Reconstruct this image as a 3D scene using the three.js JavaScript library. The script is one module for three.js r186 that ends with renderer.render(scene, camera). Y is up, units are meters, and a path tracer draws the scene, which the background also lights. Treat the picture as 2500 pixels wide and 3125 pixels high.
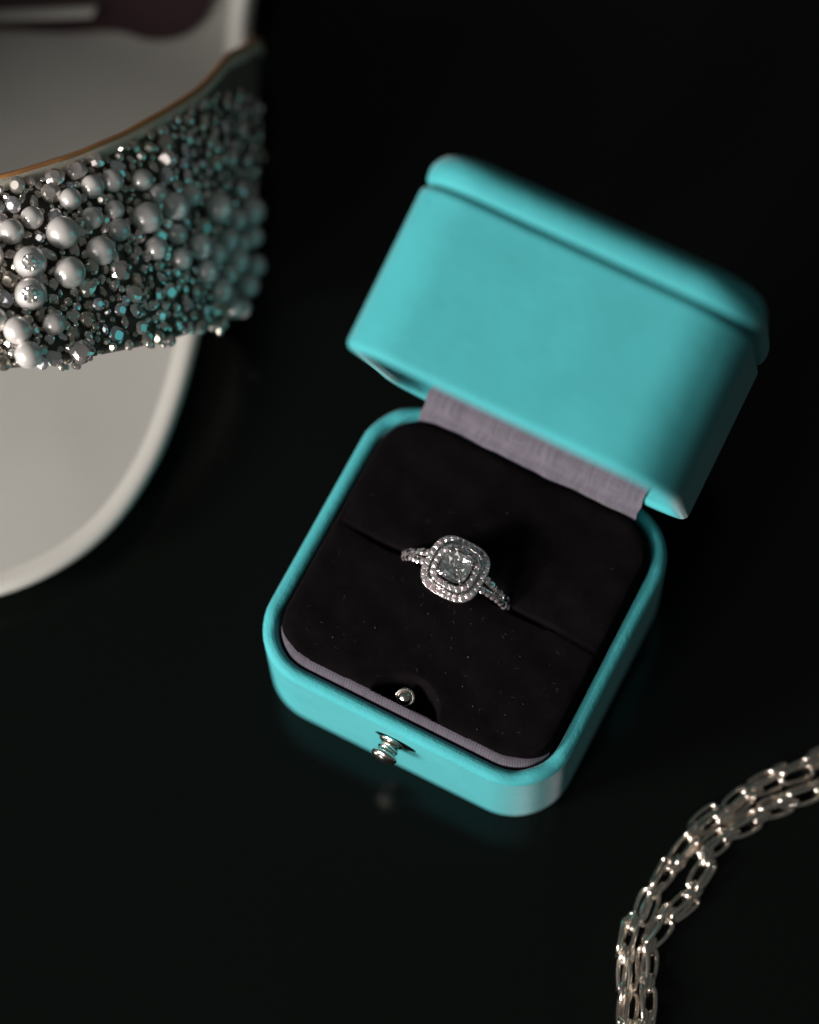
import * as THREE from 'three';
import { ConvexGeometry } from 'three/addons/geometries/ConvexGeometry.js';
import { mergeGeometries } from 'three/addons/utils/BufferGeometryUtils.js';
import { RectAreaLightUniformsLib } from 'three/addons/lights/RectAreaLightUniformsLib.js';

// ---------------------------------------------------------------- camera, light, exposure (lengths below are in millimetres, MM turns them into metres)
const MM = 0.001;
const scene = new THREE.Scene();
const renderer = new THREE.WebGLRenderer({ antialias: true });
renderer.toneMapping = THREE.LinearToneMapping;
renderer.toneMappingExposure = 1;
renderer.shadowMap.enabled = true;
scene.background = new THREE.Color().setRGB(0.057, 0.061, 0.059);      // the dim room around the table

const camera = new THREE.PerspectiveCamera(22.45, 819 / 1024, 0.02, 20);
const camPos = new THREE.Vector3(55.139, 398.74, 106.42), camUp = new THREE.Vector3(-0.42952505, 0.33173978, -0.83991485), camDir = new THREE.Vector3(-0.17175627, -0.94311462, -0.28466577);
camera.position.copy(camPos).multiplyScalar(MM);
camera.up.copy(camUp);
camera.lookAt(camPos.clone().add(camDir).multiplyScalar(MM));
camera.focus = 0.3885;
camera.userData.fStop = camera.getFocalLength() / 17.5;                 // a 17.5 mm wide aperture
camera.updateMatrixWorld();

RectAreaLightUniformsLib.init();
function windowLight(name, dir, dist, w, h, strength, color) {
  const l = new THREE.RectAreaLight(color, strength, w, h);
  l.name = name;
  l.position.copy(new THREE.Vector3(...dir).normalize().multiplyScalar(dist));
  l.lookAt(0, 0.02, 0);
  scene.add(l);
}
windowLight('window_pane_light', [-0.6, 0.41, 0.69], 0.9, 0.21, 0.21, 70, new THREE.Color().setRGB(1, 0.965, 0.93));
windowLight('curtain_light', [-0.4, 0.62, 0.68], 0.85, 0.5, 0.5, 1.0, new THREE.Color().setRGB(1, 0.97, 0.94));
windowLight('second_window_pane_light', [-0.2, 0.42, 0.88], 0.9, 0.1, 0.22, 64, new THREE.Color().setRGB(1, 0.965, 0.93));

// ---------------------------------------------------------------- helpers
let seed = 12345;
const rnd = () => { seed = (seed + 0x6d2b79f5) | 0; let t = Math.imul(seed ^ (seed >>> 15), 1 | seed); t = (t + Math.imul(t ^ (t >>> 7), 61 | t)) ^ t; return ((t ^ (t >>> 14)) >>> 0) / 4294967296; };
const rr = (a, b) => a + (b - a) * rnd();
const V = (x, y, z) => new THREE.Vector3(x, y, z);
const used = {};
function numbered(name) { const n = (used[name] = (used[name] ?? -1) + 1); return n ? `${name}_${String(n).padStart(3, '0')}` : name; }
function thing(name, label, category, [x, y, z]) {
  const g = new THREE.Group();
  g.name = numbered(name); g.position.set(x * MM, y * MM, z * MM); g.userData = { label, category };
  g.userData.base = V(x, y, z);
  scene.add(g);
  return g;
}
// geometry in millimetres of the table's frame -> a part of thing g
function part(name, geo, mat, g, parent = g, label) {
  const b = g.userData.base;
  geo.translate(-b.x, -b.y, -b.z); geo.scale(MM, MM, MM);
  const m = new THREE.Mesh(geo, mat);
  m.name = name; m.castShadow = m.receiveShadow = true;
  if (label) m.userData.label = label;
  parent.add(m);
  return m;
}
// a shared geometry (already in metres, unit-sized) put at p (mm) with a turn and a size in mm
function placed(name, geo, mat, g, p, q, size, parent = g) {
  const b = g.userData.base, m = new THREE.Mesh(geo, mat);
  m.name = name; m.castShadow = m.receiveShadow = true;
  m.position.set((p.x - b.x) * MM, (p.y - b.y) * MM, (p.z - b.z) * MM);
  if (q) m.quaternion.copy(q);
  if (Array.isArray(size)) m.scale.set(...size); else m.scale.setScalar(size);
  parent.add(m);
  return m;
}
const unit = (g) => g.scale(MM, MM, MM);
const facing = (n, spin = 0) => new THREE.Quaternion().setFromUnitVectors(V(0, 1, 0), n).multiply(new THREE.Quaternion().setFromAxisAngle(V(0, 1, 0), spin));
function grid(nu, nv, f, closeU = false, uvScale) {                    // f(u, v, i, j) -> Vector3, u and v in 0..1
  const pos = [], uv = [], idx = [];
  for (let j = 0; j <= nv; j++) for (let i = 0; i <= nu; i++) {
    const p = f(i / nu, j / nv, i, j);
    pos.push(p.x, p.y, p.z);
    uv.push(...(uvScale ? uvScale(i / nu, j / nv, p) : [i / nu, j / nv]));
  }
  for (let j = 0; j < nv; j++) for (let i = 0; i < nu; i++) {
    const a = j * (nu + 1) + i, b = a + 1, c = a + nu + 1, d = c + 1;
    idx.push(a, b, d, a, d, c);
  }
  const g = new THREE.BufferGeometry();
  g.setAttribute('position', new THREE.Float32BufferAttribute(pos, 3));
  g.setAttribute('uv', new THREE.Float32BufferAttribute(uv, 2));
  g.setIndex(idx);
  g.computeVertexNormals();
  if (closeU) {
    const n = g.attributes.normal;
    for (let j = 0; j <= nv; j++) {
      const a = j * (nu + 1), b = a + nu, s = V(n.getX(a) + n.getX(b), n.getY(a) + n.getY(b), n.getZ(a) + n.getZ(b)).normalize();
      n.setXYZ(a, s.x, s.y, s.z); n.setXYZ(b, s.x, s.y, s.z);
    }
  }
  return g;
}
// value noise and small textures
const hash = (x, y) => { let h = Math.imul(x, 374761393) ^ Math.imul(y, 668265263); h = Math.imul(h ^ (h >>> 13), 1274126177); return ((h ^ (h >>> 16)) >>> 0) / 4294967296; };
function vnoise(x, y, period) {
  const xi = Math.floor(x), yi = Math.floor(y), s = (t) => t * t * (3 - 2 * t), fx = s(x - xi), fy = s(y - yi), m = (v) => ((v % period) + period) % period;
  const a = hash(m(xi), m(yi)), b = hash(m(xi + 1), m(yi)), c = hash(m(xi), m(yi + 1)), d = hash(m(xi + 1), m(yi + 1));
  return a + (b - a) * fx + (c - a) * fy + (a - b - c + d) * fx * fy;
}
function texture(n, f, srgb = false) {                                // f(x, y in 0..1) -> [r, g, b] 0..1
  const data = new Uint8Array(n * n * 4);
  for (let y = 0; y < n; y++) for (let x = 0; x < n; x++) {
    const c = f(x / n, y / n), o = (y * n + x) * 4;
    for (let k = 0; k < 3; k++) data[o + k] = Math.max(0, Math.min(255, Math.round(255 * (c[k] ?? c[0]))));
    data[o + 3] = 255;
  }
  const t = new THREE.DataTexture(data, n, n);
  t.wrapS = t.wrapT = THREE.RepeatWrapping; t.magFilter = THREE.LinearFilter; t.minFilter = THREE.LinearMipmapLinearFilter; t.generateMipmaps = true;
  if (srgb) t.colorSpace = THREE.SRGBColorSpace;
  t.needsUpdate = true;
  return t;
}
const fbm = (x, y, base, oct) => { let s = 0, a = 0.5, p = base; for (let k = 0; k < oct; k++) { s += a * vnoise(x * p, y * p, p); a *= 0.5; p *= 2; } return s; };
const rgb = (r, g, b) => new THREE.Color().setRGB(r, g, b);
const rep = (t, perMetre) => { const c = t.clone(); c.repeat.set(perMetre, perMetre); c.needsUpdate = true; return c; };

const suedeBump = texture(512, (x, y) => [0.35 * fbm(x, y, 96, 2) + 0.45 * fbm(x + 0.3, y, 24, 2) + 0.4 * fbm(x, y + 0.7, 6, 2)]);
const suedeMap = texture(512, (x, y) => { const k = 0.86 + 0.2 * (fbm(x, y, 5, 4) - 0.25) + 0.06 * (hash(Math.floor(x * 512), Math.floor(y * 512)) - 0.5); return [k, k, k]; });
const velvetMap = texture(512, (x, y) => { const k = 0.45 + 0.5 * fbm(x, y, 9, 4) + 0.3 * (hash(Math.floor(x * 512), Math.floor(y * 512)) - 0.5); return [k, k, k]; });
const weaveAt = (x, y, n) => { const u = x * n, v = y * n, over = (Math.floor(u) + Math.floor(v)) % 2; const a = Math.sin((u % 1) * Math.PI), b = Math.sin((v % 1) * Math.PI); return over ? 0.35 + 0.65 * a : 0.35 + 0.65 * b * 0.8; };
const weaveMap = texture(512, (x, y) => { const slub = 0.7 + 0.45 * vnoise(x * 48, y * 6, 6 * 64) + 0.25 * (vnoise(x * 5, y * 40, 400) - 0.5); const k = weaveAt(x, y, 48) * slub; return [0.25 + 0.75 * k]; });
const weaveBump = texture(512, (x, y) => [weaveAt(x, y, 48)]);
const satinBump = texture(512, (x, y) => [0.5 * fbm(x, y, 128, 2) + 0.5 * fbm(x, y, 4, 3)]);
const satinMap = texture(256, (x, y) => { const k = 0.9 + 0.2 * (fbm(x, y, 3, 4) - 0.4); return [k, k * 0.99, k * 0.97]; });

const P = (o) => new THREE.MeshPhysicalMaterial(o);
const M = {
  table: P({ name: 'black glass', color: rgb(0.0024, 0.0032, 0.0027), roughness: 0.15, ior: 1.5, specularIntensity: 0.4 }),
  teal: P({ name: 'teal suede', color: rgb(0.066, 0.42, 0.45), roughness: 0.7, specularIntensity: 0.4, sheen: 0.52, sheenColor: rgb(1, 0.96, 0.96), sheenRoughness: 0.7, map: rep(suedeMap, 22), bumpMap: rep(suedeBump, 60), bumpScale: 0.00013 }),
  velvet: P({ name: 'black velvet', color: rgb(0.0085, 0.0066, 0.0076), roughness: 1, specularIntensity: 0.05, sheen: 0.07, sheenColor: rgb(0.6, 0.5, 0.62), sheenRoughness: 0.4, map: rep(velvetMap, 45), bumpMap: rep(velvetMap, 120), bumpScale: 0.00008 }),
  linen: P({ name: 'mauve grey linen', color: rgb(0.2, 0.175, 0.212), roughness: 1, specularIntensity: 0.2, sheen: 0.3, sheenColor: rgb(0.8, 0.75, 0.85), map: rep(weaveMap, 60), bumpMap: rep(weaveBump, 60), bumpScale: 0.0001 }),
  knit: P({ name: 'mauve knit pile', color: rgb(0.118, 0.102, 0.125), roughness: 1, specularIntensity: 0.1, sheen: 0.5, sheenColor: rgb(0.8, 0.72, 0.85), map: rep(weaveMap, 50), bumpMap: rep(weaveBump, 50), bumpScale: 0.00012 }),
  white: P({ name: 'white metal', color: rgb(0.8, 0.76, 0.74), metalness: 1, roughness: 0.16 }),
  chrome: P({ name: 'polished nickel', color: rgb(0.88, 0.8, 0.73), metalness: 1, roughness: 0.2 }),
  silver: P({ name: 'warm silver', color: rgb(0.92, 0.83, 0.74), metalness: 1, roughness: 0.19 }),
  dark: P({ name: 'dark recess', color: rgb(0.004, 0.004, 0.004), roughness: 1, specularIntensity: 0 }),
  satin: P({ name: 'ivory satin', color: rgb(0.58, 0.555, 0.52), roughness: 0.55, sheen: 0.25, sheenColor: rgb(1, 0.97, 0.94), map: rep(satinMap, 14), bumpMap: rep(satinBump, 40), bumpScale: 0.00004 }),
  lining: P({ name: 'silver grey lining', color: rgb(0.42, 0.405, 0.38), roughness: 0.6, map: rep(satinMap, 14), bumpMap: rep(satinBump, 40), bumpScale: 0.00004 }),
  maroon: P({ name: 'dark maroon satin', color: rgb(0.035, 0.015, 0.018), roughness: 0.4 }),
  strap: P({ name: 'grey beaded ground', color: rgb(0.15, 0.138, 0.115), roughness: 0.8 }),
  cream: P({ name: 'cream trim', color: rgb(0.68, 0.63, 0.52), roughness: 0.8, bumpMap: rep(satinBump, 60), bumpScale: 0.0002 }),
  gold: P({ name: 'gold piping', color: rgb(0.6, 0.28, 0.11), metalness: 0.35, roughness: 0.4 }),
  pearl: P({ name: 'pearl', color: rgb(0.76, 0.71, 0.675), metalness: 0.33, roughness: 0.27, clearcoat: 1, clearcoatRoughness: 0.02 }),
  bead: P({ name: 'clear glass bead', color: rgb(0.88, 0.85, 0.8), metalness: 0.8, roughness: 0.08 }),
  smoke: P({ name: 'smoky bead', color: rgb(0.5, 0.46, 0.4), metalness: 0.7, roughness: 0.12 }),
  lint: P({ name: 'lint', color: rgb(0.075, 0.068, 0.07), roughness: 1 }),
  diamond: P({ name: 'diamond', color: rgb(1, 1, 1), roughness: 0.0, transmission: 1, thickness: 0, ior: 1.9 }),
  facet: P({ name: 'diamond facet', color: rgb(0.9, 0.88, 0.87), metalness: 0.93, roughness: 0.06, flatShading: true }),
};
const gemTints = [[0.92, 0.85, 0.85], [0.95, 0.76, 0.77], [0.92, 0.84, 0.85], [0.85, 0.72, 0.73]].map((c, i) => P({ name: 'pave stone ' + i, color: rgb(...c), metalness: 0.8, roughness: [0.1, 0.2, 0.14, 0.26][i], flatShading: true }));
const crystalTints = [[0.95, 0.92, 0.87], [0.8, 0.74, 0.66], [0.92, 0.9, 0.93], [0.6, 0.54, 0.46], [0.95, 0.84, 0.8]].map((c, i) => P({ name: 'rhinestone ' + i, color: rgb(...c), metalness: 0.84, roughness: [0.05, 0.14, 0.08, 0.22, 0.1][i], flatShading: true }));

// ---------------------------------------------------------------- table
{
  const g = new THREE.BoxGeometry(2.4, 0.02, 2.4); g.translate(0, -0.01, 0);
  const t = new THREE.Mesh(g, M.table);
  t.name = 'tabletop'; t.userData = { kind: 'structure', label: 'glossy black tabletop under all the pieces' }; t.receiveShadow = true;
  scene.add(t);
}

// ---------------------------------------------------------------- ring box
const W = 52, D = 49.53, HB = 22, PHI = 1.2841, LID = 25.47, CR = 9.8;
// contour of a rounded rectangle, offset inward; returns {x, z, nx, nz, s}
function contour(w, d, r, off, seg = 12, straight = 10) {
  const out = [], R = Math.max(r - off, 0.25), hx = w / 2 - off - R, hz = d / 2 - off - R;
  const corners = [[hx, hz, 0], [-hx, hz, Math.PI / 2], [-hx, -hz, Math.PI], [hx, -hz, 1.5 * Math.PI]];
  for (let c = 0; c < 4; c++) {
    const [x, z, a0] = corners[c];
    for (let k = 0; k <= seg; k++) { const a = a0 + (k / seg) * Math.PI / 2; out.push({ x: x + R * Math.cos(a), z: z + R * Math.sin(a) }); }
    const n = corners[(c + 1) % 4], a = a0 + Math.PI / 2, p = out[out.length - 1], q = { x: n[0] + R * Math.cos(n[2]), z: n[1] + R * Math.sin(n[2]) };
    void a;
    for (let k = 1; k < straight; k++) out.push({ x: p.x + (q.x - p.x) * k / straight, z: p.z + (q.z - p.z) * k / straight });
  }
  out.push({ ...out[0] });
  return out;
}
// sweep a profile [[inset, height], ...] round a rounded rectangle; wobble(x, z, h) may move points
function sweep(w, d, r, profile, wobble, capLast = false) {
  const rings = profile.map(([off, y]) => contour(w, d, r, off).map((p) => V(p.x, y, p.z)));
  const nu = rings[0].length - 1, nv = rings.length - 1;
  let len = 0; const along = rings[0].map((p, i) => (len += i ? p.distanceTo(rings[0][i - 1]) : 0));
  let h = 0; const up = profile.map((p, j) => (h += j ? Math.hypot(p[0] - profile[j - 1][0], p[1] - profile[j - 1][1]) : 0));
  const g = grid(nu, nv, (u, v, i, j) => { const p = rings[j][i].clone(); if (wobble) wobble(p); return p; }, true, (u, v) => [0, 0]);
  for (let j = 0; j <= nv; j++) for (let i = 0; i <= nu; i++) g.attributes.uv.setXY(j * (nu + 1) + i, along[i] * MM, up[j] * MM);
  if (!capLast) return g;
  const last = rings[nv], shape = grid(nu, 6, (u, v, i) => { const p = last[i].clone(); p.x *= 1 - v; p.z *= 1 - v; return p; }, true, (u, v, p) => [p.x * MM, p.z * MM]);
  return mergeGeometries([g, shape]);
}
const arc = (cx, cy, r, a0, a1, n) => Array.from({ length: n + 1 }, (_, k) => { const a = a0 + (a1 - a0) * k / n; return [cx + r * Math.cos(a), cy + r * Math.sin(a)]; });

const box = thing('ring_box', 'open teal suede ring box with black velvet cushion on the black tabletop', 'ring box', [0, 0, 0]);
const TW = 2.45;                                                      // thickness of the walls
{
  // base: from the underside up the outside, over the rounded rim, down the inside
  const prof = [[6, 0.05], [1.2, 0.05], ...arc(1.2, 1.25, 1.2, -Math.PI / 2, -Math.PI, 5).slice(1), [0, 6], [0, 12], [0, HB - 1.3], ...arc(1.3, HB - 1.3, 1.3, Math.PI, Math.PI / 2, 6).slice(1), ...arc(TW - 1.1, HB - 1.1, 1.1, Math.PI / 2, 0, 6), [TW, HB - 6], [TW, 3]];
  const gather = (p) => {                                            // suede gathered round the corners of the rim
    if (p.y < HB - 3) return;
    const cx = Math.abs(p.x) - (W / 2 - CR), cz = Math.abs(p.z) - (D / 2 - CR);
    if (cx > -3 && cz > -3) { const a = Math.atan2(cz, cx); p.y += 0.2 * Math.sin(a * 58) * (0.6 + 0.4 * Math.sin(a * 23 + p.x)) * (Math.abs(p.x) > 0 ? 1 : 0); }
  };
  part('base', sweep(W, D, CR, prof, gather), M.teal, box);
  const floor = grid(2, 2, (u, v) => V((u - 0.5) * (W - 6), 3.2, (v - 0.5) * (D - 6)));
  part('base_floor', floor, M.dark, box);
}
// lid: built closed with its rim at h = 0 and its top at h = LID + cap, depth measured from the hinge; then swung open
const swing = (g) => {
  const p = g.attributes.position, s = Math.sin(PHI), c = Math.cos(PHI);
  for (let i = 0; i < p.count; i++) { const x = p.getX(i), h = p.getY(i), dep = p.getZ(i) + D / 2; p.setXYZ(i, x, HB + 0.25 + dep * s + h * c, -D / 2 + dep * c - h * s); }
  g.computeVertexNormals();
  return g;
};
function smoothSeam(g, nu) {                                         // after the swing, close the seam of a sweep again
  const n = g.attributes.normal, rows = Math.floor(n.count / (nu + 1));
  for (let j = 0; j < rows; j++) { const a = j * (nu + 1), b = a + nu, s = V(n.getX(a) + n.getX(b), n.getY(a) + n.getY(b), n.getZ(a) + n.getZ(b)).normalize(); n.setXYZ(a, s.x, s.y, s.z); n.setXYZ(b, s.x, s.y, s.z); }
  return g;
}
const NU = contour(W, D, CR, 0).length - 1;
let lidBody;
{
  const prof = [[TW, LID - 2], [TW, 8], ...arc(TW - 1.1, 1.1, 1.1, 0, -Math.PI / 2, 5), ...arc(1.2, 1.2, 1.2, -Math.PI / 2, -Math.PI, 5), [0, 5], [0, 10], [0, 15], [0, 20], [0, LID - 1.2], ...arc(0.9, LID - 1.0, 0.9, Math.PI, Math.PI / 2, 4), [4, LID - 0.1]];
  lidBody = part('lid', smoothSeam(swing(sweep(W, D, CR, prof, (p) => { const t = Math.max(0, p.y - 3) / LID; p.z += -0.35 * Math.sin(Math.min(1, t) * Math.PI) * (p.z > D / 2 - 3 ? 1 : 0); })), NU), M.teal, box);
  const top = LID + 0.35, ov = -0.1, th = 5.4;                        // padded top panel that overhangs the walls a little
  const cap = [[6, top], [1.2 + ov, top], ...arc(1.3 + ov, top + 1.2, 1.2, -Math.PI / 2, -Math.PI, 5).slice(1), ...arc(3.6 + ov, top + 1.85, 3.6, Math.PI, Math.PI / 2, 9), [8, top + th + 0.15], [8.2, top + th + 0.17]];
  part('lid_top', smoothSeam(swing(sweep(W, D, CR, cap, null, true)), NU), M.teal, box, lidBody);
  const inside = [[TW + 0.15, LID - 2.5], [TW + 0.2, 12], [TW + 0.1, 8.2]];
  part('lid_lining', smoothSeam(swing(sweep(W, D, CR, inside, null)), NU), M.linen, box, lidBody);
  part('lid_ceiling', swing(grid(4, 4, (u, v) => V((u - 0.5) * (W - 5.5), LID - 2.6, (v - 0.5) * (D - 5.5)))), M.linen, box, lidBody);
}
{
  // cloth hinge strip: from behind the cushion over the rear rim up into the lid
  const s = Math.sin(PHI), c = Math.cos(PHI), L = (dep, h) => [HB + 0.25 + dep * s + h * c, -D / 2 + dep * c - h * s];
  const path = [[HB - 2.2, -D / 2 + 3.1], [HB - 0.2, -D / 2 + 3.4], [HB + 1.3, -D / 2 + 3.0], [HB + 2.1, -D / 2 + 1.9], L(3.1, 0.4), L(3.4, 4), L(3.3, 9)];
  const curve = new THREE.CatmullRomCurve3(path.map(([y, z]) => V(0, y, z)), false, 'centripetal');
  const g = grid(80, 24, (u, v) => {
    const p = curve.getPoint(v), x = -19.2 + 37.4 * u;
    const edge = Math.sin(u * 31 + 1) * 0.08 + Math.sin(u * 67) * 0.05;
    return V(x + 0.1 * Math.sin(v * 25), p.y + 0.1 * Math.sin(u * 23) * Math.sin(v * 3.1), p.z + edge * (1 - v) + 0.07 * Math.sin(u * 41 + 2) * Math.sin(v * 3.1));
  }, false, (u, v) => [u * 0.0374, v * 0.017]);
  part('hinge_strip', g, M.linen, box);
}
// velvet cushion: a height field over a rounded rectangle, with the ring slot across it and the latch notch at the front
const CW = 46.3, CD = 43.9, CRR = 7.2, CH = HB + 1.7;
const bump2 = (x, z) => 0.2 * Math.sin(x * 0.21 + 1) * Math.sin(z * 0.33 + x * 0.06) + 0.1 * Math.sin(x * 0.61 + z * 0.42) + 0.05 * Math.sin(z * 0.93 - x * 0.33);
function cushionHeight(x, z) {
  let h = CH + bump2(x, z);
  const dz = Math.abs(z + 0.25 - 0.02 * x + 0.12 * Math.sin(x * 0.5));
  const near = Math.max(0.1, 1 - Math.abs(x + 1.9) / 20);
  h -= dz < 3.4 ? 0.7 * Math.pow(1 - dz / 3.4, 2) * near : 0;
  h -= dz < 0.5 ? 1.3 * Math.sqrt(1 - dz / 0.6) * near : 0;
  const ex = (x - 0.3) / 5.2, ez = (z - 21.2) / 4.7, e = Math.hypot(ex, ez);
  if (e < 1.15 && z < 20.9) { const k = Math.min(1, (1.15 - e) / 0.45); h -= 2.9 * k * k * (3 - 2 * k) * Math.min(1, (20.9 - z) / 0.5); }
  return h;
}
{
  const EDGE = 1.3, n = 190, WI = 0.85;                              // the velvet of the top ends WI inside the edge, where the turned-down side begins
  const tw = CW - 2 * WI, td = CD - 2 * WI, tr = CRR - WI;
  const hit = (dx, dz) => {                                          // where a ray from the middle leaves the rounded rectangle
    let lo = 0, hi = 60;
    for (let k = 0; k < 28; k++) { const m = (lo + hi) / 2, qx = Math.max(0, Math.abs(dx * m) - (tw / 2 - tr)), qz = Math.max(0, Math.abs(dz * m) - (td / 2 - tr)); if (Math.hypot(qx, qz) > tr || Math.abs(dx * m) > tw / 2 || Math.abs(dz * m) > td / 2) hi = m; else lo = m; }
    return lo;
  };
  const insetOf = (x, z) => { const qx = Math.abs(x) - (tw / 2 - tr), qz = Math.abs(z) - (td / 2 - tr); return tr - (qx > 0 && qz > 0 ? Math.hypot(qx, qz) : Math.max(qx, qz)); };
  const g = grid(n, n, (u, v) => {
    const a = u * 2 - 1, b = v * 2 - 1, m = Math.max(Math.abs(a), Math.abs(b)) || 1e-6, dx = (a / m) * tw / 2, dz = (b / m) * td / 2, l = hit(dx, dz);
    const x = dx * l * m, z = dz * l * m, e = Math.max(0, insetOf(x, z));
    return V(x, cushionHeight(x, z) - (e < EDGE ? 0.22 * (1 - e / EDGE) ** 2 : 0), z);
  }, false, (u, v, p) => [p.x * MM, p.z * MM]);
  { const ix = g.index.array; for (let i = 0; i < ix.length; i += 3) { const t = ix[i]; ix[i] = ix[i + 2]; ix[i + 2] = t; } g.computeVertexNormals(); }
  part('cushion', g, M.velvet, box);
  // its side, rounded over and turned down; along the front the knit backing shows
  const prof = [[WI + 0.15, -0.2], [WI, -0.24], [0.62, -0.36], [0.4, -0.58], [0.2, -0.9], [0.06, -1.4], [0, -2.2], [0, -5]];
  const rings = prof.map(([off]) => contour(CW, CD, CRR, off, 16, 40)), nu = rings[0].length - 1;
  const strip = (i0, i1, inset, taper) => grid(i1 - i0, 14, (u, v, i) => {
    const k = (i + i0 + nu) % nu, t0 = taper ? Math.max(0, 1 - Math.min(i, i1 - i0 - i) / 9) * 6 : 0, w = t0 + (prof.length - 1 - t0) * v, j = Math.min(prof.length - 2, Math.floor(w)), f = w - j;
    const p = rings[j][k].clone ? rings[j][k] : V(rings[j][k].x, 0, rings[j][k].z), o = rings[j + 1][k], q = rings[1][k], x = p.x + (o.x - p.x) * f, z = p.z + (o.z - p.z) * f;
    return V(x * (1 - inset), cushionHeight(q.x, Math.min(q.z, 20.95)) * 0.5 + CH * 0.5 + prof[j][1] + (prof[j + 1][1] - prof[j][1]) * f - inset * 3, z * (1 - inset));
  }, false, (u, v) => [u * (i1 - i0) / nu * 0.16, v * 0.004]);
  part('front_band', strip(3, 16 + 40 + 13, 0, true), M.knit, box);
  part('cushion_side', strip(0, nu, 0.003, false), M.velvet, box);
  // lint and dust on the velvet
  const bits = [];
  const specks = [[5.5, 9.8, 0.16], [6.8, 14.2, 0.13], [9.6, 16.3, 0.13], [-9.2, 12.1, 0.14], [-14.2, 16.4, 0.14], [-3, 6.5, 0.12], [12.4, 6.1, 0.1], [2.2, 18.4, 0.1], [14.5, 15.3, 0.1], [16.2, 12.6, 0.1], [11.8, 19.2, 0.12], [1.9, 8.3, 0.09]];
  for (const [x, z, r] of specks) { const s = new THREE.IcosahedronGeometry(r * 0.8, 1); s.translate(x, cushionHeight(x, z) + r * 0.5, z); bits.push(s.index ? s.toNonIndexed() : s); }
  for (let k = 0; k < 80; k++) {
    const x = rr(-20, 20), z = k < 66 ? rr(2.5, 19) : rr(-17, -2.5), a = rr(0, 6.3), l = rr(0.2, 0.7), bend = rr(-0.5, 0.5), y = cushionHeight(x, z) + 0.03;
    const c = new THREE.QuadraticBezierCurve3(V(x, y, z), V(x + Math.cos(a) * l * 0.5 - Math.sin(a) * bend, y + 0.12, z + Math.sin(a) * l * 0.5 + Math.cos(a) * bend), V(x + Math.cos(a) * l, y, z + Math.sin(a) * l));
    bits.push(new THREE.TubeGeometry(c, 5, rr(0.008, 0.016), 4).toNonIndexed());
  }
  const lint = part('lint', mergeGeometries(bits), M.lint, box);
  lint.userData.kind = 'stuff';
}
{
  // snap button on the front wall, with the dark slot behind it; and its catch in the notch of the cushion
  const zf = D / 2, y0 = 15.6, lathe = (pts, n = 28) => new THREE.LatheGeometry(pts.map((p) => new THREE.Vector2(...p)), n);
  const slot = new THREE.SphereGeometry(1, 24, 12); slot.scale(3.5, 1.7, 0.12); slot.translate(0.7, y0 + 0.3, zf);
  part('clasp_slot', slot, M.dark, box);
  const clasp = new THREE.Group(); clasp.name = 'clasp'; box.add(clasp);
  const out = (g) => { g.scale(1.02, 0.84, 1.02); g.rotateX(Math.PI / 2); g.translate(0.15, y0, zf); return g; };
  part('flange', out(lathe([[0.01, 0], [1.75, 0.02], [2.0, 0.2], [2.05, 0.45], [1.8, 0.7], [1.2, 0.8], [0.9, 0.85]])), M.chrome, box, clasp);
  part('neck', out(lathe([[0.9, 0.8], [0.95, 1.0], [1.4, 1.2], [1.65, 1.6], [1.62, 1.95], [1.35, 2.3], [1.0, 2.45], [0.95, 2.6]])), M.chrome, box, clasp);
  part('button', out(lathe([[0.95, 2.55], [1.7, 2.6], [2.0, 2.8], [2.1, 3.1], [2.0, 3.5], [1.7, 3.9], [1.1, 4.2], [0.5, 4.35], [0.01, 4.4]])), M.chrome, box, clasp);
  const inner = new THREE.Group(); inner.name = 'catch'; box.add(inner);
  const lie = (g) => { g.scale(0.74, 0.85, 0.74); g.rotateX(0.5); g.rotateZ(-0.12); g.translate(-0.3, HB + 0.2, 19.3); return g; };
  part('catch_collar', lie(lathe([[0.6, 0], [1.9, 0.05], [2.15, 0.35], [1.95, 0.7], [1.5, 0.6], [1.3, 0.45]])), M.chrome, box, inner);
  part('catch_stud', lie(lathe([[1.35, 0.2], [1.4, 0.7], [1.3, 1.1], [1.05, 1.4], [0.7, 1.6], [0.35, 1.7], [0.01, 1.72]])), M.chrome, box, inner);
}

// ---------------------------------------------------------------- diamond ring
const ring = thing('engagement_ring', 'white metal ring with square double halo of small diamonds, standing in the velvet slot', 'ring', [-1.9, HB - 2.2, -0.35]);
function gem(n, shape, crown = 0.34, table = 0.56, pav = 0.8) {       // a cut stone of half-width 1, its girdle at y = 0
  const pts = [];
  const ringPts = (k, r, y, turn = 0) => { for (let i = 0; i < k; i++) { const a = ((i + turn) / k) * Math.PI * 2, q = shape(a); pts.push(V(Math.cos(a) * r * q, y, Math.sin(a) * r * q)); } };
  ringPts(n, table, crown); ringPts(n, 0.8, crown * 0.55, 0.5); ringPts(n * 2, 1, 0.02); ringPts(n * 2, 1, -0.03); ringPts(n, 0.55, -pav * 0.5, 0.5); pts.push(V(0, -pav, 0));
  return unit(new ConvexGeometry(pts));
}
const round = () => 1, cushionCut = (a) => { const c = Math.abs(Math.cos(a)), s = Math.abs(Math.sin(a)); return Math.pow(Math.pow(c, 3.4) + Math.pow(s, 3.4), -1 / 3.4); };
const smallGems = [gem(8, round), gem(7, round, 0.4, 0.5), gem(8, round, 0.3, 0.62)];
const seHalf = (a, p) => Math.pow(Math.pow(Math.abs(Math.cos(a)), p) + Math.pow(Math.abs(Math.sin(a)), p), -1 / p);
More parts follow.
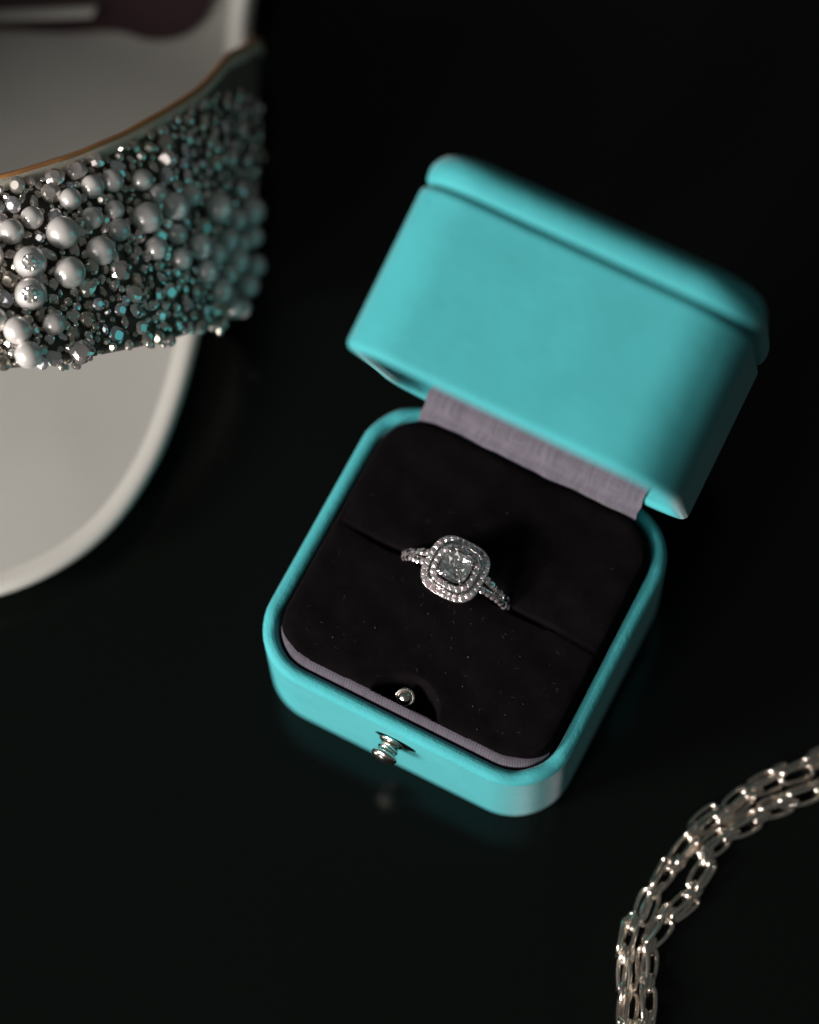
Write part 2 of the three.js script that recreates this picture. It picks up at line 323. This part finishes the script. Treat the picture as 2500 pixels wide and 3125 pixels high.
// points along a superellipse ring at equal spacing
function along(half, p, count, turn = 0) {
  const N = 720, pts = []; let len = 0; const acc = [0];
  for (let i = 0; i <= N; i++) { const a = i / N * Math.PI * 2, r = half * seHalf(a, p); pts.push([r * Math.cos(a), r * Math.sin(a)]); if (i) acc.push(len += Math.hypot(pts[i][0] - pts[i - 1][0], pts[i][1] - pts[i - 1][1])); }
  return Array.from({ length: count }, (_, k) => { const t = ((k + turn) / count) * len; let i = acc.findIndex((v) => v >= t); if (i < 1) i = 1; return [...pts[i], Math.atan2(pts[i][1] - pts[i - 1][1], pts[i][0] - pts[i - 1][0])]; });
}
{
  const HX = -1.9, HZ = -0.35, HY = HB + 6.6, PW = 3.0;               // middle of the head, at the girdle of the outer halo
  const tilt = new THREE.Quaternion().setFromEuler(new THREE.Euler(0.05, -0.03, -0.05));
  const at = (x, y, z) => V(x, y, z).applyQuaternion(tilt).add(V(HX, HY, HZ));
  const turned = (g) => { g.applyQuaternion(tilt); g.translate(HX, HY, HZ); return g; };
  const ringSweep = (prof, p, nu = 96) => grid(nu, prof.length - 1, (u, v, i, j) => { const a = -u * Math.PI * 2, [h, y] = prof[j], r = h * seHalf(a, p); return V(r * Math.cos(a), y, r * Math.sin(a)); }, true);
  const outer = part('outer_halo', turned(ringSweep([[3.6, -0.9], [4.5, -0.85], [4.78, -0.5], [4.82, 0.0], [4.7, 0.06], [4.6, -0.06], [3.95, -0.06], [3.85, 0.1], [3.85, 0.62], [3.74, 0.7], [3.66, 0.6], [3.62, -0.4]], PW)), M.white, ring);
  const inner = part('inner_halo', turned(ringSweep([[3.3, -0.4], [3.58, 0.2], [3.62, 0.5], [3.5, 0.6], [3.4, 0.5], [2.6, 0.52], [2.35, 0.6], [2.25, 0.2], [2.2, -0.6]], PW)), M.white, ring);
  const stone = (parent, x, y, z, r, lean) => {
    const n = V(x * lean, 1, z * lean).normalize().applyQuaternion(tilt);
    placed('stone', smallGems[Math.floor(rnd() * 3)], gemTints[Math.floor(rnd() * 4)], ring, at(x, y + 0.05, z), facing(n, rr(0, 6)).multiply(new THREE.Quaternion().setFromEuler(new THREE.Euler(rr(-0.22, 0.22), 0, rr(-0.22, 0.22)))), r, parent);
  };
  const beads = [];
  const bead = (x, y, z, r) => { const b = new THREE.SphereGeometry(r, 7, 5); const p = at(x, y, z); b.translate(p.x, p.y, p.z); beads.push(b); };
  for (const [x, z] of along(4.27, PW, 30)) stone(outer, x, 0.05, z, 0.53, 0.03);
  for (const [x, z, a] of along(4.27, PW, 30, 0.5)) for (const o of [-0.33, 0.33]) bead(x - Math.sin(a) * o, 0.16, z + Math.cos(a) * o, 0.14);
  for (const [x, z] of along(3.0, PW, 20)) stone(inner, x, 0.62, z, 0.52, 0.04);
  for (const [x, z, a] of along(3.0, PW, 20, 0.5)) for (const o of [-0.3, 0.3]) bead(x - Math.sin(a) * o, 0.72, z + Math.cos(a) * o, 0.13);
  const bm = part('bead_prongs', mergeGeometries(beads), M.white, ring); bm.userData.kind = 'stuff';
  // gallery under the halos
  part('gallery', turned(ringSweep([[3.6, -0.8], [3.2, -1.6], [2.2, -2.8], [1.4, -3.4]], PW, 48)), M.white, ring);
  part('basket', turned(ringSweep([[0.05, -1.35], [0.9, -0.75], [1.7, 0.1], [2.15, 0.75]], 3, 48)), M.white, ring);
  // centre stone and its four claws
  const cs = new THREE.Group(); cs.name = 'centre_stone'; cs.userData.label = 'large square cushion cut centre diamond'; ring.add(cs);
  {
    // pavilion: mirror facets below the girdle, crossed by many small breaks
    const R = 2.3, rows = [[1, 0], [0.8, -0.22], [0.58, -0.42], [0.36, -0.55], [0.16, -0.62]], n = 16, vs = rows.map(([r, y], j) => Array.from({ length: n }, (_, i) => { const a = ((i + (j % 2) * 0.5) / n) * Math.PI * 2, q = cushionCut(a) * r * R * (j ? rr(0.93, 1.07) : 1); return V(q * Math.cos(a), (y + (j ? rr(-0.17, 0.17) : 0)) * 1.5, q * Math.sin(a)); }));
    const tri = [], add = (...v) => v.forEach((p) => tri.push(p.x, p.y, p.z)), tip = V(0, -0.98, 0);
    for (let j = 0; j < rows.length - 1; j++) for (let i = 0; i < n; i++) { const a = vs[j][i], b = vs[j][(i + 1) % n], c = vs[j + 1][(i + (j % 2)) % n], d = vs[j + 1][(i + 1 + (j % 2)) % n]; add(a, c, b); add(b, c, d); }
    for (let i = 0; i < n; i++) add(vs[rows.length - 1][i], tip, vs[rows.length - 1][(i + 1) % n]);
    const pav = new THREE.BufferGeometry(); pav.setAttribute('position', new THREE.Float32BufferAttribute(tri, 3)); pav.computeVertexNormals();
    pav.applyQuaternion(tilt); { const o = at(0.02, 1.3, 0); pav.translate(o.x, o.y, o.z); }
    part('pavilion', pav, M.facet, ring, cs);
    const cr = []; for (const [k, r, y, t] of [[16, 0.6, 0.36, 0], [16, 0.82, 0.22, 0.5], [32, 1, 0.03, 0]]) for (let i = 0; i < k; i++) { const a = ((i + t) / k) * Math.PI * 2, q = cushionCut(a) * r * 2.34; cr.push(V(q * Math.cos(a), y * 2.1, q * Math.sin(a))); }
    const crown = new ConvexGeometry(cr); crown.applyQuaternion(tilt); { const o = at(0.02, 1.3, 0); crown.translate(o.x, o.y, o.z); }
    part('crown', crown, M.diamond, ring, cs);
  }
  for (const [sx, sz] of [[1, 1], [1, -1], [-1, 1], [-1, -1]]) {
    const c = new THREE.CatmullRomCurve3([at(sx * 1.5, -0.6, sz * 1.5), at(sx * 2.05, 0.6, sz * 2.05), at(sx * 2.05, 1.6, sz * 2.05), at(sx * 1.7, 2.02, sz * 1.7)]);
    const tube = new THREE.TubeGeometry(c, 14, 0.24, 8), tip = new THREE.SphereGeometry(0.27, 10, 8), e = at(sx * 1.72, 2.02, sz * 1.72); tip.translate(e.x, e.y, e.z);
    part('claw', mergeGeometries([tube, tip]), M.white, ring);
  }
  // shank: a circle in the plane of the slot, splitting in two towards the head
  const CY = HB - 3.2, SR = 9.6, shankPts = (z0, side) => { const a = []; for (let k = 0; k <= 16; k++) { const t = 0.4 + (k / 16) * 1.17, sp = z0 * (0.62 + 0.75 * Math.pow(Math.max(0, (1.0 - t) / 0.6), 1.3)); a.push(V(HX + side * SR * Math.sin(t) * 1.0, CY + SR * Math.cos(t) * 1.04, HZ + sp)); } return a; };
  const hoop = new THREE.TubeGeometry(new THREE.CatmullRomCurve3(Array.from({ length: 40 }, (_, k) => { const t = Math.PI * (0.47 + 1.06 * k / 39); return V(HX + SR * Math.sin(t), CY + SR * Math.cos(t), HZ); })), 60, 0.8, 8);
  part('shank', hoop, M.white, ring);
  for (const side of [-1, 1]) for (const z0 of [-0.66, 0.66]) {
    const pts = shankPts(z0, side), c = new THREE.CatmullRomCurve3(pts);
    const arm = part('shank_arm', new THREE.TubeGeometry(c, 40, 0.6, 8), M.white, ring);
    for (let k = 0; k < 11; k++) {
      const u = 0.03 + k * 0.087, p = c.getPoint(u), t = c.getTangent(u), up = V(side * (p.x - HX) * side, p.y - CY, 0).normalize().add(V(0, 0, z0 * 0.35)).normalize();
      p.addScaledVector(up, 0.36);
      placed('stone', smallGems[k % 3], gemTints[Math.floor(rnd() * 4)], ring, p, facing(up, rr(0, 6)).multiply(new THREE.Quaternion().setFromEuler(new THREE.Euler(rr(-0.3, 0.3), 0, rr(-0.3, 0.3)))), 0.6, arm);
      void t;
    }
  }
}

// ---------------------------------------------------------------- sandal
const sandal = thing('bridal_sandal', 'ivory satin sandal with a toe strap covered in pearls and crystals', 'shoe', [-95, 0, -20]);
const SH = 8, E0 = V(-61.3, SH, -24.6), EB = V(-0.355, 0, -0.935).normalize(), EL = V(-0.935, 0, 0.355).normalize();
{
  const out = new THREE.CatmullRomCurve3([[-125, -168], [-108, -150], [-94, -118], [-83.6, -82.4], [-76.5, -66], [-69.2, -47.6], [-61.6, -24.6], [-58, -12], [-56.2, 0], [-57, 12], [-60.9, 22], [-68, 31], [-80, 38.5], [-96, 42], [-112, 39], [-125, 26], [-133, 4], [-138, -24], [-146, -62], [-156, -105], [-160, -140], [-152, -162], [-139, -172]].map(([x, z]) => V(x, 0, z)), true, 'centripetal');
  const N = 220, pts = out.getSpacedPoints(N), nrm = pts.map((p, i) => { const a = pts[(i + N - 1) % N], b = pts[(i + 1) % N]; return V(b.z - a.z, 0, a.x - b.x).normalize(); });
  // inset > 0 towards the middle; orientation is checked so that it is
  const cx = -100, cz = -60, flip = nrm[Math.floor(N / 2)].dot(V(cx - pts[Math.floor(N / 2)].x, 0, cz - pts[Math.floor(N / 2)].z)) > 0 ? 1 : -1;
  const ringAt = (i, inset, y) => V(pts[i % N].x + flip * nrm[i % N].x * inset, y, pts[i % N].z + flip * nrm[i % N].z * inset);
  const prof = [[7, 0.05], [6, 0.3], [4.5, 1.8], [2.6, 4], [0.7, 6.4], [0.12, 7.4], [0.4, 8.0], [0.9, 8.4], [1.7, 8.5], [2.6, 8.3], [3.7, 8.02]];
  const rise = [0, 0, 0, 0.3, 2.4, 3.6, 4.6, 4.8, 3.6, 1.6, 0], wider = [0, 0, 0, -0.3, -1, -1.2, -1, -0.2, 0.6, 0.5, 0];
  const g = grid(N, prof.length - 1, (u, v, i, j) => { const p = pts[i % N], k = p.x > -115 ? Math.max(0, Math.min(1, (-58 - p.z) / 14)) * Math.max(0, Math.min(1, (p.z + 150) / 30)) : 0; return ringAt(i, prof[j][0] + wider[j] * k, prof[j][1] + rise[j] * k); }, true, (u, v) => [u * 0.5, v * 0.012]);
  part('sole', g, M.satin, sandal);
  const inner = grid(N, 10, (u, v, i) => { const p = ringAt(i, 3.7, 8.02), t = v, q = V(cx, 7.4, -62); q.z = Math.max(-140, Math.min(18, p.z)) * 0.92 - 2; q.x = -96 - 0.33 * (-(q.z)) * 0.55; return p.lerp(q, t); }, true, (u, v, p) => [p.x * MM, p.z * MM]);
  part('insole', inner, M.lining, sandal);
  // dark patch of the heel lining with a pale tape along it
  const edge = new THREE.CatmullRomCurve3([[-138, -46], [-121, -56.5], [-110, -61.5], [-101, -66.5], [-95.5, -67.5], [-91, -70.3], [-89, -75], [-91, -84]].map(([x, z]) => V(x, 8.9, z)));
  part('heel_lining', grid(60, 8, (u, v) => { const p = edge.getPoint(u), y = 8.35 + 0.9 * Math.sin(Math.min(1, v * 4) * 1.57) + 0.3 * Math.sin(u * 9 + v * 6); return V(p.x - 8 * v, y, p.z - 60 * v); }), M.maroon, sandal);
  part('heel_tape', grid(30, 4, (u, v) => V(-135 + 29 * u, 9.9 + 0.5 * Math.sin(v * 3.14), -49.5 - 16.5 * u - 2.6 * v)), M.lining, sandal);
}
// the toe strap: an arch over the footbed from its right edge; s runs along the edge, front edge to back edge
const tTab = [0, 0.14, 0.26, 0.44, 0.61, 0.79, 0.96, 1.13, 1.31, 1.57], fTab = [3.4, -0.6, -3.7, -8.1, -12.5, -16.6, -20.3, -23.5, -26.1, -29.5], bTab = [53, 50.5, 46, 40.2, 31.1, 23.3, 16.4, 10.6, 5.8, 0.1];
const lookup = (tab, t) => { if (t > Math.PI / 2) t = Math.PI - t; if (t <= 0) return tab[0]; let i = 1; while (i < tTab.length - 1 && tTab[i] < t) i++; return tab[i - 1] + (tab[i] - tab[i - 1]) * (t - tTab[i - 1]) / (tTab[i] - tTab[i - 1]); };
function strapPoint(t, s, lift = 0) {
  const base = (tt, ss) => {
    const c = Math.cos(tt), a = 38 - 43 * Math.sign(c) * Math.pow(Math.abs(c), 0.9), h = 40 * Math.pow(Math.max(0, Math.sin(tt)), 0.9);
    return E0.clone().addScaledVector(EB, ss).addScaledVector(EL, a + 0.11 * Math.max(0, ss - 28) * Math.max(0, c)).add(V(0, h, 0));
  };
  if (t < 0) { const k = -t / 0.2; return base(0, s).addScaledVector(EL, 5.5 * k * k + lift).add(V(0, -6.5 * k, 0)); }
  const p = base(t, s);
  if (!lift) return p;
  return p.addScaledVector(strapNormal(t, s), lift);
}
function strapNormal(t, s) {
  t = Math.max(0.03, Math.min(Math.PI - 0.03, t));
  const e = 0.01, a = strapPoint(t - e, s), b = strapPoint(t + e, s), c = strapPoint(t, s - 0.5), d = strapPoint(t, s + 0.5);
  const n = b.sub(a).cross(d.sub(c)).normalize();
  return n.dot(V(0, 1, 0).addScaledVector(EL, -Math.cos(t) * 1.2)) < 0 ? n.negate() : n;
}
const strapAt = (t, v, lift = 0) => strapPoint(t, lookup(fTab, t) + (lookup(bTab, t) - lookup(fTab, t)) * v, lift);
{
  const T0 = -0.2, T1 = Math.PI + 0.02, strap = part('toe_strap', grid(120, 24, (u, v) => strapAt(T0 + (T1 - T0) * u, v), false, (u, v) => [u * 0.12, v * 0.035]), M.strap, sandal);
  const tr = (t) => Math.max(0, Math.min(Math.PI, t));
  part('strap_lining', grid(120, 24, (u, v) => strapAt(tr(T0 + (T1 - T0) * u), v, -0.9)), M.lining, sandal, strap);
  part('strap_trim', grid(140, 6, (u, v) => { const t = 0.02 + 3.1 * u, sb = lookup(bTab, t); return strapPoint(t, sb - 2.4 + 2.4 * v, 0.25 + 0.5 * Math.sin(v * Math.PI)); }, false, (u, v) => [u * 0.12, v * 0.003]), M.cream, sandal, strap);
  const edge = new THREE.CatmullRomCurve3(Array.from({ length: 60 }, (_, k) => { const t = 0.0 + 3.12 * k / 59; return strapPoint(t, lookup(bTab, t) + 0.3, 0); }));
  part('gold_piping', new THREE.TubeGeometry(edge, 180, 0.55, 8), M.gold, sandal, strap);
  const front = new THREE.CatmullRomCurve3(Array.from({ length: 60 }, (_, k) => { const t = 3.14 * k / 59; return strapPoint(t, lookup(fTab, t), 0); }));
  part('front_binding', new THREE.TubeGeometry(front, 180, 0.6, 8), M.strap, sandal, strap);

  // pearls where the photograph shows them: [t, s, radius]
  const pearls = [[1.13, -3, 2.56], [1.08, -9, 2.46], [0.98, -4, 2.32], [1.22, -9, 2.56], [1.2, -14, 2.5], [1.22, -20, 2.17], [1.17, -23.4, 2.1], [1.12, 3, 1.77], [1.05, 6, 1.87], [0.98, 8, 1.87], [0.86, 10, 1.77], [0.82, 4, 2.46], [0.7, 8, 2.32], [0.47, 12, 2.46], [0.21, 17, 2.32], [1.03, 1, 1.77], [0.54, 4, 2.17], [0.35, 9, 1.87], [0.14, 14, 1.97], [0.47, 1, 1.97], [0.26, 7, 2.1], [0.04, 11, 1.97], [0.35, 0, 1.97], [0.1, 6, 2.0], [0.19, 0, 1.67], [1.36, -16, 2.46], [1.36, -9, 2.36], [1.5, -4, 2.3], [1.52, -13, 2.4], [1.5, -21, 2.2],
    [0.75, 0, 1.9], [0.92, 0.5, 1.8], [0.62, 11.5, 1.8], [0.3, 13.5, 1.8], [0.95, 3.5, 1.6], [1.24, -1.5, 1.8], [1.3, -4.5, 2], [0.22, 11, 1.7], [0.42, 5, 1.8], [0.1, 2, 1.6], [0.3, 3.8, 1.7], [0.66, 4, 1.7], [0.9, -3, 1.8], [0.62, 0.5, 1.8], [1.1, -17.5, 1.8], [1.3, -19, 1.9], [1.06, 1.5, 1.5], [0.78, 9, 1.6]];
  const ball = unit(new THREE.SphereGeometry(1, 28, 20)), spots = [];
  pearls.forEach(([t, s, r], i) => {
    const n = strapNormal(t, s), p = strapPoint(t, s, r * (0.85 + 0.5 * Math.max(0, 0.8 - t)));
    if (i > 29 && spots.some(([q, o]) => q.distanceTo(p) < (o + r) * 0.88)) return;
    spots.push([p, r * 0.93]);
    const m = placed('pearl', ball, M.pearl, sandal, p, facing(n, i), r, strap);
    if (i === 3 || i === 4) {                                         // two pearls carry a crystal set in a cup
      m.userData.label = 'pearl with a round crystal set into its face';
      const view = camPos.clone().sub(p).normalize(), q = p.clone().addScaledVector(view, r * 0.93);
      for (let k = 0; k < 9; k++) {
        const a = k / 9 * 6.283, side = V(0, 1, 0).cross(view).normalize(), up = view.clone().cross(side), c = k ? 0.95 : 0;
        placed('set_crystal', smallGems[k % 3], crystalTints[k % 3], sandal, q.clone().addScaledVector(side, Math.cos(a) * c).addScaledVector(up, Math.sin(a) * c).addScaledVector(view, k ? 0 : 0.15), facing(view.clone().add(V(rr(-0.3, 0.3), rr(-0.3, 0.3), rr(-0.3, 0.3))).normalize(), a), k ? 0.42 : 0.8, strap);
      }
    }
  });
  // rhinestones packed between the pearls
  const cuts = [gem(8, round, 0.5, 0.5), gem(6, round, 0.55, 0.45), gem(8, (a) => 1 / Math.hypot(Math.cos(a) / 1.0, Math.sin(a) / 0.55), 0.4, 0.5), gem(8, cushionCut, 0.45, 0.55)];
  const rest = { stone: [], bead: [] }, made = { stone: 0, bead: 0 }, cell = new Map(), C3 = 4;
  const key = (p, dx = 0, dy = 0, dz = 0) => `${Math.floor(p.x / C3) + dx},${Math.floor(p.y / C3) + dy},${Math.floor(p.z / C3) + dz}`;
  const store = (p, r) => { const k = key(p); if (!cell.has(k)) cell.set(k, []); cell.get(k).push([p, r]); };
  const free = (p, r, f) => { for (let a = -1; a < 2; a++) for (let b = -1; b < 2; b++) for (let c = -1; c < 2; c++) for (const [q, o] of cell.get(key(p, a, b, c)) ?? []) if (q.distanceTo(p) < (o + r) * f) return false; return true; };
  for (const [p, r] of spots) store(p, r);
  const bead = unit(new THREE.SphereGeometry(1, 16, 12)), lens = unit(new THREE.SphereGeometry(1, 16, 12).scale(1, 0.5, 1));
  const sun = V(-0.6, 0.41, 0.69).normalize(), sun2 = V(-0.2, 0.42, 0.88).normalize();
  const fill = (tries, pick) => {
    for (let k = 0; k < tries; k++) {
      const t = Math.acos(rr(-0.95, 1)), sb = lookup(bTab, t), s = rr(lookup(fTab, t) - 1.1 + 0.9 * Math.sin(t * 17), sb - 2.4 - 19 * Math.max(0, 0.62 - t)), [kind, r, lift, f] = pick();
      const n0 = strapNormal(t, s), p = strapPoint(t, s, r * lift);
      if (!free(p, r, f)) continue;
      store(p, r);
      const n = n0.clone().add(V(rr(-0.5, 0.5), rr(-0.4, 0.4), rr(-0.5, 0.5))).normalize(), mid = camPos.clone().sub(p).normalize().add(rnd() < 0.6 ? sun : sun2).normalize();
      if (rnd() < 0.42 && mid.dot(n0) > 0.25) n.lerp(mid.add(V(rr(-0.12, 0.12), rr(-0.12, 0.12), rr(-0.12, 0.12))), 0.92).normalize();
      const q = facing(n, rr(0, 6.28));
      const cut = kind === 'bead' ? (rnd() < 0.5 ? bead : lens) : cuts[Math.floor(rnd() * 4)], mat = kind === 'bead' ? (rnd() < 0.5 ? M.bead : M.smoke) : crystalTints[Math.floor(rnd() * 5)];
      if (made[kind] < 300 && t < 1.45 && n0.dot(camPos.clone().sub(p).normalize()) > -0.15) { placed(kind === 'bead' ? 'seed_bead' : 'crystal', cut, mat, sandal, p, q, r, strap); made[kind]++; }
      else { const g = cut.clone(); g.applyMatrix4(new THREE.Matrix4().compose(p, q, V(r, r, r).divideScalar(MM))); rest[kind].push(g); }
    }
  };
  fill(520, () => ['stone', rr(1.2, 1.7), rr(0.5, 1.0), 0.82]);
  fill(7000, () => ['stone', rr(0.65, 1.1), rr(0.6, 1.6), 0.8]);
  fill(9000, () => ['bead', rr(0.42, 0.75), rr(0.8, 2.0), 0.85]);
  if (rest.stone.length) part('crystal_cluster', mergeGeometries(rest.stone), crystalTints[1], sandal, strap).userData.kind = 'stuff';
  if (rest.bead.length) part('bead_cluster', mergeGeometries(rest.bead), M.smoke, sandal, strap).userData.kind = 'stuff';
}

// ---------------------------------------------------------------- necklace
const chain = thing('chain_necklace', 'doubled silver link chain necklace curving over the black tabletop', 'necklace', [50, 0, 15]);
{
  const linkGeo = (len, wid, r) => {                                  // a rounded oval of wire, lying in the x-z plane, long in x
    const h = (len - wid) / 2, pts = [];
    for (let k = 0; k < 20; k++) { const a = (k / 20) * Math.PI * 2, c = Math.cos(a), s = Math.sin(a); pts.push(V((c > 0 ? h : -h) * Math.min(1, Math.abs(c) * 1.6) + c * wid / 2, 0, s * (wid / 2 - r) * 1.0)); }
    return unit(new THREE.TubeGeometry(new THREE.CatmullRomCurve3(pts, true), 40, r, 8, true));
  };
  const long = linkGeo(5.4, 2.9, 0.36), small = linkGeo(2.5, 2.0, 0.46);
  const strands = [[[69.6, -18.0], [63.8, -11.5], [58.1, -5.0], [52.4, 1.5], [49.4, 8.1], [47.2, 13.2], [46.2, 18.2], [44.9, 23.9], [44.9, 28.0], [44.8, 31.8], [46.3, 37.1], [48.5, 42.0], [49.8, 45.1], [51.2, 48.1], [52.6, 51.1]], [[66.7, -9.4], [63.7, -5.4], [60.8, -1.3], [57.8, 2.7], [54.8, 6.6], [52.4, 10.8], [50.8, 14.6], [51.5, 18.5], [50.8, 23.8], [49.4, 27.7], [49.1, 31.8], [50.8, 36.0], [52.4, 40.0], [53.6, 43.1], [54.9, 46.2], [56.1, 49.3]]];
  strands.forEach((pts, si) => {
    const c = new THREE.CatmullRomCurve3(pts.map(([x, z]) => V(x, 1.3, z)), false, 'centripetal'), L = c.getLength();
    let s = si * 2.6, big = true;
    while (s < L - 4) {
      const len = big ? 5.4 : 2.6, u = Math.min(1, (s + len / 2) / L), p = c.getPointAt(u), t = c.getTangentAt(u), pair = big ? [-0.45, 0.45] : [-0.7, 0.7];
      p.x += rr(-0.6, 0.6) - si * 0.7; p.z += rr(-0.4, 0.4);
      const yaw = Math.atan2(-t.z, t.x) + rr(-0.12, 0.12), r0 = rr(-0.75, 0.75) + (p.z > 30 ? 0.6 : 0), across = V(-t.z, 0, t.x);
      for (const d of pair) {                                         // links run in pairs
        const roll = big ? r0 + d * 1.1 : 1.2 * Math.sign(d) + rr(-0.25, 0.25), q = new THREE.Quaternion().setFromEuler(new THREE.Euler(0, yaw + d * 0.12 + rr(-0.06, 0.06), rr(-0.1, 0.1), 'YXZ')).multiply(new THREE.Quaternion().setFromAxisAngle(V(1, 0, 0), roll));
        const o = p.clone().addScaledVector(across, d * (big ? 1.25 : 0.8));
        o.y = 0.45 + Math.abs(Math.sin(roll)) * (big ? 1.1 : 0.75) + (d > 0 ? 0.35 : 0);
        placed(big ? 'long_link' : 'small_link', big ? long : small, M.silver, chain, o, q, 1);
      }
      s += len - 1.2;
      big = !big;
    }
  });
}
for (const o of scene.children) delete o.userData.base;
renderer.render(scene, camera);
